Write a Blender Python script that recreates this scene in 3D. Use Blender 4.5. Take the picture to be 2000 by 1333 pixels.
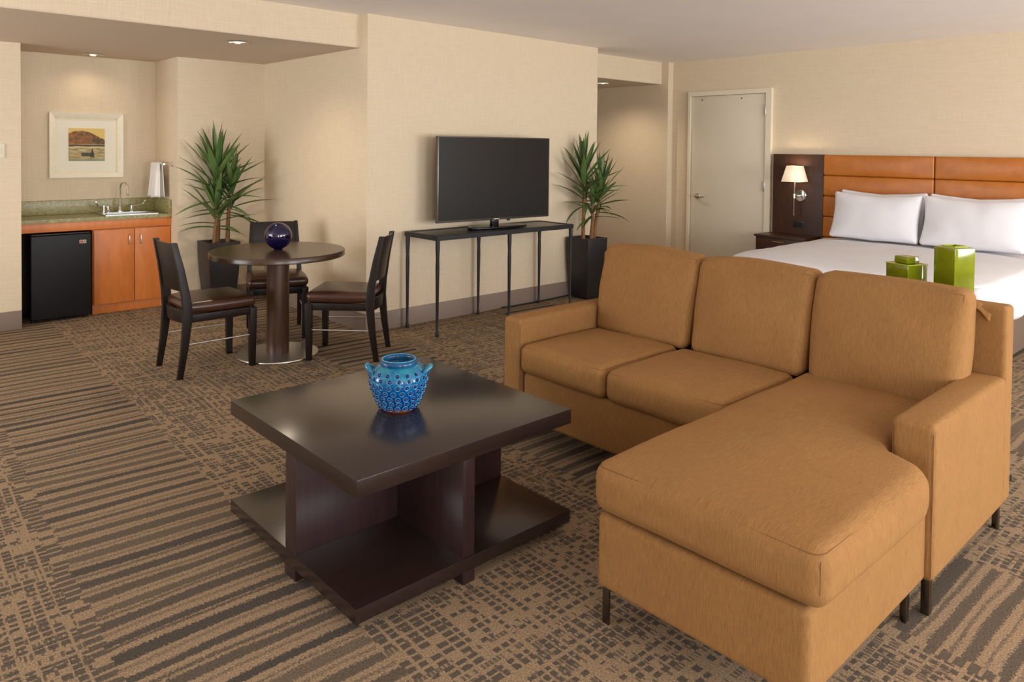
import bpy, bmesh, math, random
from mathutils import Vector, Matrix, noise
random.seed(7)
scene = bpy.context.scene
col = scene.collection
for o in list(bpy.data.objects):
    bpy.data.objects.remove(o, do_unlink=True)

# ---------------------------------------------------------------- camera
FPX, YAW, PITCH, ROLL, CY, CAMH = 1453.9, 0.825879, -0.023576, 0.010984, 323.3, 1.5
cam_d = bpy.data.cameras.new('camera')
cam = bpy.data.objects.new('camera', cam_d); col.objects.link(cam)
fw = Vector((math.cos(YAW)*math.cos(PITCH), math.sin(YAW)*math.cos(PITCH), math.sin(PITCH)))
rt = Vector((math.sin(YAW), -math.cos(YAW), 0)); up = rt.cross(fw)
r2 = rt*math.cos(ROLL) + up*math.sin(ROLL); u2 = up*math.cos(ROLL) - rt*math.sin(ROLL)
m = Matrix((r2, u2, -fw)).transposed().to_4x4(); m.translation = (0, 0, CAMH)
cam.matrix_world = m
cam_d.sensor_fit = 'HORIZONTAL'; cam_d.sensor_width = 36.0
cam_d.lens = 36.0*FPX/2000.0
cam_d.shift_y = -(666.5-CY)/2000.0
cam_d.clip_start = 0.05; cam_d.clip_end = 100
scene.camera = cam

# ---------------------------------------------------------------- world, exposure
w = bpy.data.worlds.new('daylight_sky'); scene.world = w; w.use_nodes = True
bg = w.node_tree.nodes['Background']
bg.inputs['Color'].default_value = (0.80, 0.89, 1.0, 1); bg.inputs['Strength'].default_value = 1.2
vs = scene.view_settings
vs.view_transform = 'Standard'; vs.look = 'None'; vs.gamma = 1.0; vs.use_curve_mapping = False
vs.exposure = -0.12

# ---------------------------------------------------------------- window daylight (rear wall, behind the camera)
REAR = -3.6
WINDOWS = [(-2.3, -0.3), (0.9, 3.5), (4.3, 7.1)]
WZ = (0.35, 2.35)
WPOW = [120, 180, 225]
LWIN = (3.5, 6.6)          # unseen window in the left wall; y range chosen to light the dining end
LPOW = 150
TILT = 15                   # area lights tipped upwards to brighten the ceiling; no blinds are built
def area(name, loc, rot, sx, sy, power, color):
    d = bpy.data.lights.new(name, 'AREA'); d.shape = 'RECTANGLE'; d.size = sx; d.size_y = sy
    d.energy = power; d.color = color
    o = bpy.data.objects.new(name, d); col.objects.link(o); o.location = loc; o.rotation_euler = rot
    return o
for (a, b), p in zip(WINDOWS, WPOW):
    area('window_daylight', ((a+b)/2, REAR+0.12, sum(WZ)/2), (math.radians(90+TILT), 0, 0), b-a-0.1, WZ[1]-WZ[0]-0.1, p, (0.97, 0.98, 1.0))

area('window_daylight', (-3.2+0.12, sum(LWIN)/2, sum(WZ)/2), (math.radians(90+TILT), 0, math.radians(-90)), LWIN[1]-LWIN[0]-0.1, WZ[1]-WZ[0]-0.1, LPOW, (0.97, 0.98, 1.0))

# ---------------------------------------------------------------- material helpers
def srgb(r, g, b):
    f = lambda c: (c/255/12.92) if c/255 <= 0.04045 else ((c/255+0.055)/1.055)**2.4
    return (f(r), f(g), f(b), 1.0)
class NT:
    def __init__(s, name):
        s.m = bpy.data.materials.new(name); s.m.use_nodes = True
        s.t = s.m.node_tree; s.b = s.t.nodes['Principled BSDF']
    def n(s, kind, **kw):
        nd = s.t.nodes.new(kind)
        for k, v in kw.items(): setattr(nd, k, v)
        return nd
    def l(s, a, b): s.t.links.new(a, b)
    def val(s, sock, v):
        if hasattr(v, 'is_output'): s.l(v, sock)
        else: sock.default_value = v
    def math(s, op, a, b=0.0, c=None, clamp=False):
        nd = s.n('ShaderNodeMath', operation=op, use_clamp=clamp)
        s.val(nd.inputs[0], a); s.val(nd.inputs[1], b)
        if c is not None: s.val(nd.inputs[2], c)
        return nd.outputs[0]
    def mix(s, fac, a, b, blend='MIX'):
        nd = s.n('ShaderNodeMix', data_type='RGBA', blend_type=blend)
        s.val(nd.inputs[0], fac); s.val(nd.inputs[6], a); s.val(nd.inputs[7], b)
        return nd.outputs[2]
    def ramp(s, fac, stops, interp='LINEAR'):
        nd = s.n('ShaderNodeValToRGB'); cr = nd.color_ramp; cr.interpolation = interp
        while len(cr.elements) < len(stops): cr.elements.new(0.5)
        for e, (p, c) in zip(cr.elements, stops):
            e.position = p; e.color = c if hasattr(c, '__len__') else (c, c, c, 1)
        s.val(nd.inputs[0], fac); return nd.outputs[0]
    def coords(s, kind='Object', scale=(1, 1, 1), rot=(0, 0, 0)):
        tc = s.n('ShaderNodeTexCoord'); mp = s.n('ShaderNodeMapping')
        mp.inputs['Scale'].default_value = scale; mp.inputs['Rotation'].default_value = rot
        s.l(tc.outputs[kind], mp.inputs['Vector']); return mp.outputs[0]
    def noise(s, vec, scale=5, detail=2, rough=0.5, dist=0.0):
        nd = s.n('ShaderNodeTexNoise'); s.l(vec, nd.inputs['Vector'])
        nd.inputs['Scale'].default_value = scale; nd.inputs['Detail'].default_value = detail
        nd.inputs['Roughness'].default_value = rough; nd.inputs['Distortion'].default_value = dist
        return nd.outputs['Fac']
    def bump(s, h, strength=0.2, dist=0.01):
        nd = s.n('ShaderNodeBump'); nd.inputs['Strength'].default_value = strength
        nd.inputs['Distance'].default_value = dist; s.l(h, nd.inputs['Height'])
        s.l(nd.outputs[0], s.b.inputs['Normal'])
    def base(s, c): s.val(s.b.inputs['Base Color'], c)
    def set(s, **kw):
        for k, v in kw.items(): s.val(s.b.inputs[k.replace('_', ' ')], v)
        return s
def plain(name, c, rough=0.5, metal=0.0, spec=0.5, var=0.06, scale=30):
    t = NT(name); v = t.coords()
    f = t.noise(v, scale, 3)
    d = tuple(x*(1-var) for x in c[:3])+(1,); e = tuple(min(1, x*(1+var)) for x in c[:3])+(1,)
    t.base(t.ramp(f, [(0.3, d), (0.7, e)]))
    t.set(Roughness=rough, Metallic=metal, Specular_IOR_Level=spec)
    return t.m
M = {}
# wall covering: woven linen wallpaper
def wall_mat():
    t = NT('linen_wallpaper'); v = t.coords('Object', (6, 6, 260)); v2 = t.coords('Object', (220, 220, 9)); v3 = t.coords('Object')
    a = t.noise(v, 1, 3, 0.6); b = t.noise(v2, 1, 2, 0.5); c = t.noise(v3, 1.3, 2)
    s = t.math('ADD', t.math('MULTIPLY', a, 0.6), t.math('MULTIPLY', b, 0.4))
    base = t.ramp(s, [(0.35, srgb(212, 194, 166)), (0.65, srgb(226, 210, 184))])
    t.base(t.mix(t.math('MULTIPLY', c, 0.25), base, srgb(218, 200, 170)))
    t.bump(s, 0.12, 0.003); t.set(Roughness=0.75, Specular_IOR_Level=0.25)
    return t.m
M['wall'] = wall_mat()
M['ceil'] = plain('ceiling_paint', srgb(250, 243, 238), 0.9, var=0.015, scale=3)
M['soffit'] = plain('soffit_paint', srgb(212, 194, 174), 0.9, var=0.015, scale=3)
M['basebd'] = plain('taupe_vinyl', srgb(138, 120, 108), 0.5, var=0.03, scale=4)
M['door'] = plain('greige_door_paint', srgb(222, 211, 190), 0.5, var=0.02, scale=2)
M['doorfr'] = plain('cream_frame_paint', srgb(228, 217, 194), 0.45, var=0.02, scale=2)
def wood(name, c1, c2, rough=0.3, axis=(3, 3, 40), bump=0.03, coat=0.0, spec=0.5):
    t = NT(name); v = t.coords('Object', axis)
    f = t.noise(v, 1.6, 5, 0.6, 0.4)
    t.base(t.ramp(f, [(0.3, c1), (0.7, c2)])); t.bump(f, bump, 0.003)
    t.set(Roughness=rough, Coat_Weight=coat, Coat_Roughness=0.16, Specular_IOR_Level=spec)
    return t.m
M['espresso'] = wood('espresso_wood', srgb(35, 24, 21), srgb(43, 31, 27), 0.22, (4, 40, 40), 0.015, 0.25)
M['espresso_v'] = wood('espresso_wood_upright', srgb(40, 25, 26), srgb(55, 36, 36), 0.3, (45, 45, 2.5))
M['chairwood'] = wood('dark_chair_wood', srgb(21, 14, 11), srgb(33, 22, 17), 0.4, (30, 30, 4), spec=0.3)
M['tablewood'] = wood('walnut_table_wood', srgb(58, 40, 29), srgb(74, 53, 38), 0.25, (40, 4, 40))
M['colwood'] = wood('walnut_column_wood', srgb(58, 38, 26), srgb(84, 56, 38), 0.35, (40, 40, 3))
M['panelwood'] = wood('headboard_dark_wood', srgb(58, 36, 25), srgb(76, 49, 34), 0.4, (40, 40, 3), spec=0.3)
M['cherry'] = wood('cherry_cabinet_wood', srgb(200, 112, 46), srgb(216, 130, 62), 0.4, (14, 14, 3), 0.02)
def fabric(name, c1, c2, ribs=520):
    t = NT(name); g = t.n('ShaderNodeNewGeometry'); tc = t.n('ShaderNodeTexCoord')
    sx = t.n('ShaderNodeSeparateXYZ'); t.l(tc.outputs['Object'], sx.inputs[0])
    nn = t.n('ShaderNodeSeparateXYZ'); t.l(tc.outputs['Normal'], nn.inputs[0])
    side = t.math('GREATER_THAN', t.math('ABSOLUTE', nn.outputs[1]), 0.75)
    rib = t.n('ShaderNodeMix', data_type='FLOAT'); t.l(side, rib.inputs[0]); t.l(sx.outputs[1], rib.inputs[2]); t.l(sx.outputs[0], rib.inputs[3])
    cv = t.n('ShaderNodeCombineXYZ'); t.l(t.math('MULTIPLY', rib.outputs[0], ribs), cv.inputs[0])
    t.l(t.math('MULTIPLY', sx.outputs[2], 30.0), cv.inputs[1]); t.l(t.math('MULTIPLY', sx.outputs[0], 30.0), cv.inputs[2])
    f = t.noise(cv.outputs[0], 1.0, 3, 0.6)
    v = t.coords('Object'); h = t.noise(v, 420, 2); big = t.noise(v, 6, 4, 0.6)
    s = t.math('ADD', t.math('MULTIPLY', f, 0.65), t.math('MULTIPLY', h, 0.35))
    base = t.ramp(s, [(0.36, c1), (0.62, c2)])
    dk = tuple(x*0.86 for x in c1[:3])+(1,)
    t.base(t.mix(t.ramp(big, [(0.45, 0.0), (0.75, 0.25)]), base, dk))
    t.bump(s, 0.35, 0.003); t.set(Roughness=0.9, Specular_IOR_Level=0.15, Sheen_Weight=0.25, Sheen_Roughness=0.5)
    t.b.inputs['Sheen Tint'].default_value = c2
    return t.m
M['sofa'] = fabric('tan_ribbed_chenille', srgb(130, 93, 55), srgb(155, 114, 69))
M['seam'] = plain('brown_seam_thread', srgb(118, 80, 48), 0.9)
M['linen'] = plain('white_bed_linen', srgb(226, 225, 229), 0.85, spec=0.2, var=0.012, scale=9)
M['towel'] = plain('white_terry_cloth', srgb(240, 236, 230), 0.95, spec=0.1, var=0.03, scale=200)
M['skirt'] = plain('brown_bed_skirt', srgb(112, 94, 82), 0.9, spec=0.15, var=0.05, scale=60)
def leather(name, c1, c2, rough):
    t = NT(name); v = t.coords(); f = t.noise(v, 9, 4, 0.6); g = t.noise(v, 160, 3)
    t.base(t.ramp(f, [(0.3, c1), (0.7, c2)])); t.bump(g, 0.12, 0.002); t.set(Roughness=rough)
    return t.m
M['tanleather'] = leather('cognac_leather', srgb(172, 98, 24), srgb(190, 112, 34), 0.36)
M['brownleather'] = leather('dark_brown_leather', srgb(58, 33, 23), srgb(76, 46, 32), 0.3)
M['chrome'] = plain('polished_chrome', (0.82, 0.82, 0.82, 1), 0.12, 1.0, var=0.02)
M['steel'] = plain('brushed_steel', (0.58, 0.57, 0.55, 1), 0.34, 1.0, var=0.05, scale=80)
M['bronze'] = plain('dark_sofa_leg_metal', srgb(112, 103, 92), 0.28, 1.0)
M['iron'] = plain('blackened_iron', srgb(42, 41, 43), 0.45, 0.4, var=0.15, scale=60)
M['irontop'] = plain('black_console_panel', srgb(34, 32, 31), 0.3, 0.1, var=0.1, scale=40)
M['black'] = plain('black_plastic', srgb(18, 18, 19), 0.4, var=0.05)
M['fridge'] = plain('black_fridge_enamel', srgb(18, 18, 20), 0.45, var=0.12, scale=300, spec=0.3)
M['screen'] = plain('dark_screen_glass', srgb(26, 25, 25), 0.32, var=0.02, spec=0.25)
M['bezel'] = plain('gunmetal_bezel', srgb(92, 84, 78), 0.35, 0.7)
M['piano'] = plain('gloss_black_stand', srgb(14, 14, 15), 0.12, var=0.02)
def granite():
    t = NT('green_granite'); v = t.coords(); f = t.noise(v, 48, 8, 0.8); g = t.noise(t.coords('Object', (2, 2, 6)), 5, 4, 0.6, 1.0)
    a = t.ramp(f, [(0.3, srgb(92, 90, 48)), (0.5, srgb(150, 142, 88)), (0.65, srgb(196, 184, 132))])
    t.base(t.mix(t.math('MULTIPLY', g, 0.5), a, srgb(122, 120, 70))); t.set(Roughness=0.3)
    return t.m
M['granite'] = granite()
M['pot'] = plain('charcoal_planter', srgb(40, 37, 37), 0.42, var=0.1, scale=12)
M['soil'] = plain('bark_mulch', srgb(86, 48, 30), 0.95, var=0.5, scale=60)
M['trunk'] = plain('yucca_bark', srgb(128, 92, 58), 0.85, var=0.3, scale=70)
def leafm():
    t = NT('yucca_leaf'); v = t.coords('Object', (3, 60, 3)); f = t.noise(v, 1, 3)
    oi = t.n('ShaderNodeObjectInfo')
    a = t.ramp(f, [(0.3, srgb(38, 66, 32)), (0.7, srgb(88, 118, 62))])
    t.base(t.mix(t.math('MULTIPLY', oi.outputs['Random'], 0.55), a, srgb(122, 146, 84)))
    t.set(Roughness=0.38)
    return t.m
M['leaf'] = leafm()
M['frame'] = plain('champagne_frame', srgb(244, 236, 216), 0.4, 0.0, var=0.03)
M['mat'] = plain('cream_mat_board', srgb(240, 236, 218), 0.9, var=0.01)
M['fillet'] = plain('gold_fillet', srgb(226, 204, 146), 0.5, 0.2)
M['plastic'] = plain('ivory_plastic', srgb(226, 218, 196), 0.5, var=0.01)
M['cablem'] = plain('black_cable', srgb(24, 23, 23), 0.6)
M['brass'] = plain('champagne_brass', srgb(206, 176, 120), 0.25, 1.0, var=0.02)
def blueglaze():
    t = NT('turquoise_cobalt_glaze'); tc = t.n('ShaderNodeTexCoord'); sx = t.n('ShaderNodeSeparateXYZ'); t.l(tc.outputs['Object'], sx.inputs[0])
    v = t.coords(); f = t.noise(v, 38, 3, 0.6); g = t.noise(t.coords('Object', (1, 1, 0.35)), 30, 2)
    h = t.math('ADD', t.math('MULTIPLY', sx.outputs[2], 5.0), t.math('MULTIPLY', t.math('SUBTRACT', f, 0.5), 0.55))
    a = t.ramp(h, [(0.02, srgb(120, 62, 38)), (0.05, srgb(4, 42, 122)), (0.42, srgb(4, 66, 142)), (0.68, srgb(6, 98, 146)), (0.84, srgb(24, 128, 152))])
    t.base(t.mix(t.ramp(g, [(0.5, 0.0), (0.72, 0.5)]), a, srgb(6, 50, 140))); t.set(Roughness=0.12, Coat_Weight=0.6, Coat_Roughness=0.05)
    return t.m
M['blueglaze'] = blueglaze()
M['rimglaze'] = plain('dark_navy_rim_glaze', srgb(22, 74, 116), 0.12, var=0.3, scale=40)
M['ringglaze'] = plain('pale_turquoise_glaze', srgb(58, 146, 182), 0.15, var=0.15, scale=40)
M['nubglaze'] = plain('navy_nub_glaze', srgb(20, 38, 96), 0.12, var=0.25, scale=50)
M['cobalt'] = plain('cobalt_glass', srgb(13, 6, 50), 0.05, var=0.1, spec=0.8)
def greenglaze():
    t = NT('lime_green_glaze'); v = t.coords(); f = t.noise(v, 7, 3)
    t.base(t.ramp(f, [(0.3, srgb(100, 108, 10)), (0.7, srgb(128, 138, 18))])); t.set(Roughness=0.08, Coat_Weight=0.5)
    return t.m
M['green'] = greenglaze()
M['greenedge'] = plain('pale_lime_glaze', srgb(176, 186, 60), 0.1)
def shade():
    t = NT('lit_lamp_shade'); t.base(srgb(250, 232, 205)); t.set(Roughness=0.9)
    t.b.inputs['Emission Color'].default_value = srgb(255, 226, 190); t.b.inputs['Emission Strength'].default_value = 0.55
    return t.m
M['shade'] = shade()
def bulb():
    t = NT('lit_downlight_lens'); t.base((1, 0.9, 0.75, 1))
    t.b.inputs['Emission Color'].default_value = (1, 0.84, 0.62, 1); t.b.inputs['Emission Strength'].default_value = 1.1
    return t.m
M['bulb'] = bulb()
def glass():
    t = NT('window_glass'); t.base((1, 1, 1, 1)); t.set(Roughness=0.02, Transmission_Weight=1.0, IOR=1.1)
    return t.m
M['glass'] = glass()

# ---------------------------------------------------------------- carpet
def carpet():
    t = NT('banded_carpet'); g = t.n('ShaderNodeNewGeometry'); sx = t.n('ShaderNodeSeparateXYZ'); t.l(g.outputs['Position'], sx.inputs[0])
    X, Y = sx.outputs[0], sx.outputs[1]
    u = t.math('SUBTRACT', X, t.math('MULTIPLY', Y, 0.03)); v = t.math('ADD', Y, t.math('MULTIPLY', X, 0.03))
    def vec(su, sv, off=0.0):
        c = t.n('ShaderNodeCombineXYZ'); t.l(t.math('MULTIPLY', u, su), c.inputs[0]); t.l(t.math('MULTIPLY', v, sv), c.inputs[1]); c.inputs[2].default_value = off
        return c.outputs[0]
    fine = t.noise(vec(1, 1), 170, 3, 0.75); fuzz = t.math('SUBTRACT', fine, 0.5)
    fuzzm = t.math('SUBTRACT', t.noise(vec(1, 1, 3.0), 120, 2, 0.6), 0.5)
    # block edges stepped by quantised v so the band edge is ragged like the weave
    q = t.math('MULTIPLY', t.math('FLOOR', t.math('MULTIPLY', v, 34.0)), 0.37)
    jn = t.n('ShaderNodeTexWhiteNoise', noise_dimensions='1D'); t.l(q, jn.inputs['W'])
    uj = t.math('ADD', u, t.math('MULTIPLY', t.math('SUBTRACT', jn.outputs['Value'], 0.5), 0.02))
    ph = t.math('WRAP', t.math('SUBTRACT', uj, 0.532), 1.91, 0.0)
    band = t.math('LESS_THAN', ph, 0.62)
    def white(vx, vy=None):
        wn = t.n('ShaderNodeTexWhiteNoise', noise_dimensions='2D'); c = t.n('ShaderNodeCombineXYZ'); t.val(c.inputs[0], vx)
        if vy is not None: t.val(c.inputs[1], vy)
        t.l(c.outputs[0], wn.inputs['Vector']); return wn.outputs['Value']
    def step(x, lo, hi):                       # soft step, 0 below lo, 1 above hi
        nd = t.n('ShaderNodeMapRange', interpolation_type='SMOOTHSTEP'); t.val(nd.inputs[0], x); nd.inputs[1].default_value = lo; nd.inputs[2].default_value = hi
        return nd.outputs[0]
    def frac(x): return t.math('FRACT', x)
    # stripes along x: one dark and one half-tone stripe per repeat, widths drifting along the stripe
    c = t.math('ADD', t.math('MULTIPLY', v, 10.6), t.math('MULTIPLY', t.noise(vec(0.9, 2.2, 2.0), 1.0, 1.0), 0.8))
    idx = t.math('FLOOR', c); f = frac(c)
    cvn = t.n('ShaderNodeCombineXYZ'); t.l(t.math('MULTIPLY', u, 2.6), cvn.inputs[0]); t.l(t.math('MULTIPLY', idx, 7.31), cvn.inputs[1])
    drift = t.math('SUBTRACT', t.noise(cvn.outputs[0], 1.0, 1.0), 0.5)
    w1 = t.math('ADD', t.math('ADD', t.math('MULTIPLY', white(idx), 0.26), 0.33), t.math('MULTIPLY', drift, 0.34))
    ff = t.math('ADD', f, t.math('MULTIPLY', fuzzm, 0.42))
    d1 = t.math('MULTIPLY', step(ff, 0.0, 0.05), t.math('SUBTRACT', 1.0, step(t.math('SUBTRACT', ff, w1), -0.03, 0.05)))
    d1 = t.math('MULTIPLY', d1, t.math('ADD', t.math('MULTIPLY', white(idx, 3.0), 0.35), 0.65))
    c2 = t.math('ADD', w1, t.math('ADD', t.math('MULTIPLY', white(idx, 9.0), 0.2), 0.14))
    w2 = t.math('ADD', t.math('MULTIPLY', white(idx, 5.0), 0.13), 0.05)
    g2 = t.math('SUBTRACT', ff, c2)
    d2 = t.math('MULTIPLY', step(g2, -0.03, 0.03), t.math('SUBTRACT', 1.0, step(t.math('SUBTRACT', g2, w2), -0.03, 0.05)))
    d2 = t.math('MULTIPLY', d2, t.math('ADD', t.math('MULTIPLY', white(idx, 12.0), 0.45), 0.35))
    stripe = t.math('MAXIMUM', d1, d2)
    # plaid: dark blocks between pale threads
    def weave(du, dv, seed, keep):
        a = t.math('ADD', t.math('MULTIPLY', u, du), t.math('ADD', t.math('MULTIPLY', t.noise(vec(2.0, 0.6, seed), 1.0, 1.0), 3.0), t.math('MULTIPLY', fuzzm, 0.18)))
        b = t.math('ADD', t.math('MULTIPLY', v, dv), t.math('ADD', t.math('MULTIPLY', t.noise(vec(0.6, 2.0, seed+3.0), 1.0, 1.0), 3.0), t.math('MULTIPLY', fuzzm, 0.18)))
        ia, ib = t.math('FLOOR', a), t.math('FLOOR', b); fa, fb = frac(a), frac(b)
        wa = t.math('ADD', t.math('MULTIPLY', white(ia, seed), 0.50), 0.34); wb = t.math('ADD', t.math('MULTIPLY', white(ib, seed+1.0), 0.36), 0.48)
        A = t.math('SUBTRACT', 1.0, step(t.math('SUBTRACT', fa, wa), -0.06, 0.06)); Bm = t.math('SUBTRACT', 1.0, step(t.math('SUBTRACT', fb, wb), -0.06, 0.06))
        pres = t.math('LESS_THAN', t.math('ADD', white(ia, t.math('ADD', t.math('MULTIPLY', ib, 0.37), seed)), t.math('MULTIPLY', t.math('SUBTRACT', t.noise(vec(5.0, 6.0, seed+8.0), 1.0, 1.0), 0.5), 1.2)), keep)
        rowon = t.math('LESS_THAN', white(ib, seed+20.0), 0.84)
        return t.math('MULTIPLY', t.math('MULTIPLY', A, Bm), t.math('MULTIPLY', pres, rowon))
    plaid = t.math('MAXIMUM', t.math('MULTIPLY', weave(27.0, 34.0, 11.0, 0.70), 0.86), t.math('MULTIPLY', weave(70.0, 25.0, 47.0, 0.52), 0.7))
    # dashed column just left of each stripe band
    edge = t.math('GREATER_THAN', ph, 1.862)
    dash = t.math('MULTIPLY', step(frac(t.math('MULTIPLY', v, 26.0)), 0.25, 0.35), t.math('LESS_THAN', white(t.math('FLOOR', t.math('MULTIPLY', v, 26.0)), 77.0), 0.75))
    plaid = t.math('ADD', t.math('MULTIPLY', plaid, t.math('SUBTRACT', 1.0, edge)), t.math('MULTIPLY', dash, t.math('MULTIPLY', edge, 0.8)))
    dk = t.math('ADD', t.math('MULTIPLY', stripe, band), t.math('MULTIPLY', plaid, t.math('SUBTRACT', 1.0, band)), clamp=True)
    light = t.ramp(fine, [(0.3, srgb(104, 86, 67)), (0.5, srgb(150, 127, 101)), (0.72, srgb(190, 165, 135))])
    dark = t.ramp(fine, [(0.3, srgb(58, 54, 50)), (0.7, srgb(92, 86, 78))])
    t.base(t.mix(dk, light, dark))
    hgt = t.math('SUBTRACT', t.math('MULTIPLY', fine, 0.6), t.math('MULTIPLY', dk, 0.4))
    t.bump(hgt, 0.5, 0.004); t.set(Roughness=0.95, Specular_IOR_Level=0.08)
    return t.m
M['carpet'] = carpet()
def print_mat():
    # loose landscape: ochre sky, brown hill, shore line, pale water with a jetty
    t = NT('landscape_print'); tc = t.n('ShaderNodeTexCoord'); sx = t.n('ShaderNodeSeparateXYZ'); t.l(tc.outputs['Object'], sx.inputs[0])
    x = t.math('DIVIDE', t.math('SUBTRACT', sx.outputs[0], -0.148), 0.296); z = t.math('DIVIDE', t.math('SUBTRACT', sx.outputs[2], 0.15), 0.30)
    nz = t.noise(t.coords(), 30, 4, 0.6); n2 = t.noise(t.coords('Object', (14, 1, 90)), 1, 3, 0.6)
    hill = t.math('ADD', t.math('MULTIPLY', t.math('POWER', t.math('ABSOLUTE', t.math('SUBTRACT', x, 0.33)), 1.6), -0.55), 0.93)
    hill = t.math('MINIMUM', t.math('ADD', hill, t.math('MULTIPLY', t.math('SUBTRACT', nz, 0.5), 0.10)), 0.92)
    sky = srgb(226, 196, 112)
    hc = t.ramp(t.math('ADD', nz, t.math('MULTIPLY', x, 0.25)), [(0.35, srgb(196, 118, 50)), (0.55, srgb(150, 98, 48)), (0.75, srgb(86, 70, 44))])
    up_ = t.mix(t.math('LESS_THAN', z, hill), sky, hc)
    wc = t.ramp(n2, [(0.3, srgb(112, 88, 48)), (0.5, srgb(182, 160, 104)), (0.7, srgb(214, 206, 168))])
    c = t.mix(t.math('LESS_THAN', z, 0.52), up_, wc)
    sh = t.math('MULTIPLY', t.math('LESS_THAN', z, 0.50), t.math('GREATER_THAN', z, 0.455)); c = t.mix(sh, c, srgb(84, 62, 42))
    ln = t.math('MULTIPLY', t.math('LESS_THAN', z, 0.43), t.math('GREATER_THAN', z, 0.415)); c = t.mix(ln, c, srgb(236, 228, 196))
    j = t.math('MULTIPLY', t.math('MULTIPLY', t.math('GREATER_THAN', x, 0.35), t.math('LESS_THAN', x, 0.7)), t.math('MULTIPLY', t.math('LESS_THAN', z, 0.26), t.math('GREATER_THAN', z, 0.15))); c = t.mix(j, c, srgb(74, 66, 52))
    k = t.math('MULTIPLY', t.math('LESS_THAN', t.math('ABSOLUTE', t.math('SUBTRACT', x, 0.65)), t.math('MULTIPLY', t.math('SUBTRACT', 0.42, z), 0.22)), t.math('MULTIPLY', t.math('LESS_THAN', z, 0.40), t.math('GREATER_THAN', z, 0.12))); c = t.mix(k, c, srgb(56, 58, 46))
    b = t.math('LESS_THAN', z, 0.07); c = t.mix(t.math('MULTIPLY', b, 0.7), c, srgb(126, 150, 120))
    t.base(c); t.set(Roughness=0.6)
    return t.m
M['print'] = print_mat()

# ---------------------------------------------------------------- mesh builder
class MB:
    def __init__(s): s.v = []; s.f = []
    def add(s, vs_, fs):
        n = len(s.v); s.v += [tuple(p) for p in vs_]; s.f += [[i+n for i in q] for q in fs]; return s
    def box(s, x0, x1, y0, y1, z0, z1):
        return s.add([(x, y, z) for z in (z0, z1) for y in (y0, y1) for x in (x0, x1)],
                     [(0, 2, 3, 1), (4, 5, 7, 6), (0, 1, 5, 4), (2, 6, 7, 3), (0, 4, 6, 2), (1, 3, 7, 5)])
    def hexa(s, b, t):  # bottom and top quads, counter-clockwise
        return s.add(list(b)+list(t), [(3, 2, 1, 0), (4, 5, 6, 7), (0, 1, 5, 4), (1, 2, 6, 5), (2, 3, 7, 6), (3, 0, 4, 7)])
    def tube(s, path, r, n=10, cap=True, closed=False):
        P = [Vector(p) for p in path]; R = r if hasattr(r, '__len__') else [r]*len(P)
        base = len(s.v); nrm = None; N = len(P)
        for i, p in enumerate(P):
            if closed: d = P[(i+1) % N]-P[i-1]
            else: d = P[min(i+1, N-1)]-P[max(i-1, 0)]
            d.normalize()
            if nrm is None:
                nrm = d.orthogonal().normalized()
            nrm = (nrm-d*nrm.dot(d)).normalized(); bn = d.cross(nrm)
            for k in range(n):
                a = 2*math.pi*k/n; s.v.append(tuple(p+(nrm*math.cos(a)+bn*math.sin(a))*R[i]))
        for i in range(N if closed else N-1):
            i2 = (i+1) % N
            for k in range(n):
                k2 = (k+1) % n; s.f.append([base+i*n+k, base+i*n+k2, base+i2*n+k2, base+i2*n+k])
        if cap and not closed:
            s.f.append([base+k for k in range(n)][::-1]); s.f.append([base+(N-1)*n+k for k in range(n)])
        return s
    def lathe(s, prof, n=32, c=(0, 0, 0), axis='z'):
        base = len(s.v)
        for r, z in prof:
            for k in range(n):
                a = 2*math.pi*k/n; x, y = r*math.cos(a), r*math.sin(a)
                q = (x, y, z) if axis == 'z' else ((z, x, y) if axis == 'x' else (x, z, y))
                s.v.append((c[0]+q[0], c[1]+q[1], c[2]+q[2]))
        for i in range(len(prof)-1):
            for k in range(n):
                k2 = (k+1) % n; s.f.append([base+i*n+k, base+i*n+k2, base+(i+1)*n+k2, base+(i+1)*n+k])
        s.f.append([base+k for k in range(n)][::-1]); s.f.append([base+(len(prof)-1)*n+k for k in range(n)])
        return s
    def xf(s, fn): s.v = [tuple(fn(*p)) for p in s.v]; return s
    def build(s, name, mat, parent=None, bevel=0.0, seg=2, angle=35, smooth=True, world=True, link=True):
        off = Vector(parent_world(parent)) if (parent is not None and world) else Vector((0, 0, 0))
        me = bpy.data.meshes.new(name); me.from_pydata([tuple(Vector(p)-off) for p in s.v], [], s.f)
        bm = bmesh.new(); bm.from_mesh(me)
        bmesh.ops.recalc_face_normals(bm, faces=bm.faces)
        if bevel > 0:
            es = [e for e in bm.edges if len(e.link_faces) == 2 and e.calc_face_angle(0) > math.radians(30)]
            bmesh.ops.bevel(bm, geom=es, offset=bevel, segments=seg, profile=0.6, affect='EDGES', clamp_overlap=True)
        bm.to_mesh(me); bm.free()
        if bevel > 0: angle = min(angle, 25)
        if smooth:
            me.shade_smooth(); me.set_sharp_from_angle(angle=math.radians(angle))
        me.materials.append(mat)
        o = bpy.data.objects.new(name, me); col.objects.link(o)
        if parent is not None: o.parent = parent
        return o
def parent_world(p):
    v = Vector((0, 0, 0))
    while p is not None: v += p.location; p = p.parent
    return v
def tag(o, label=None, cat=None, group=None, kind=None):
    if label: o['label'] = label
    if cat: o['category'] = cat
    if group: o['group'] = group
    if kind: o['kind'] = kind
    return o
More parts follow.
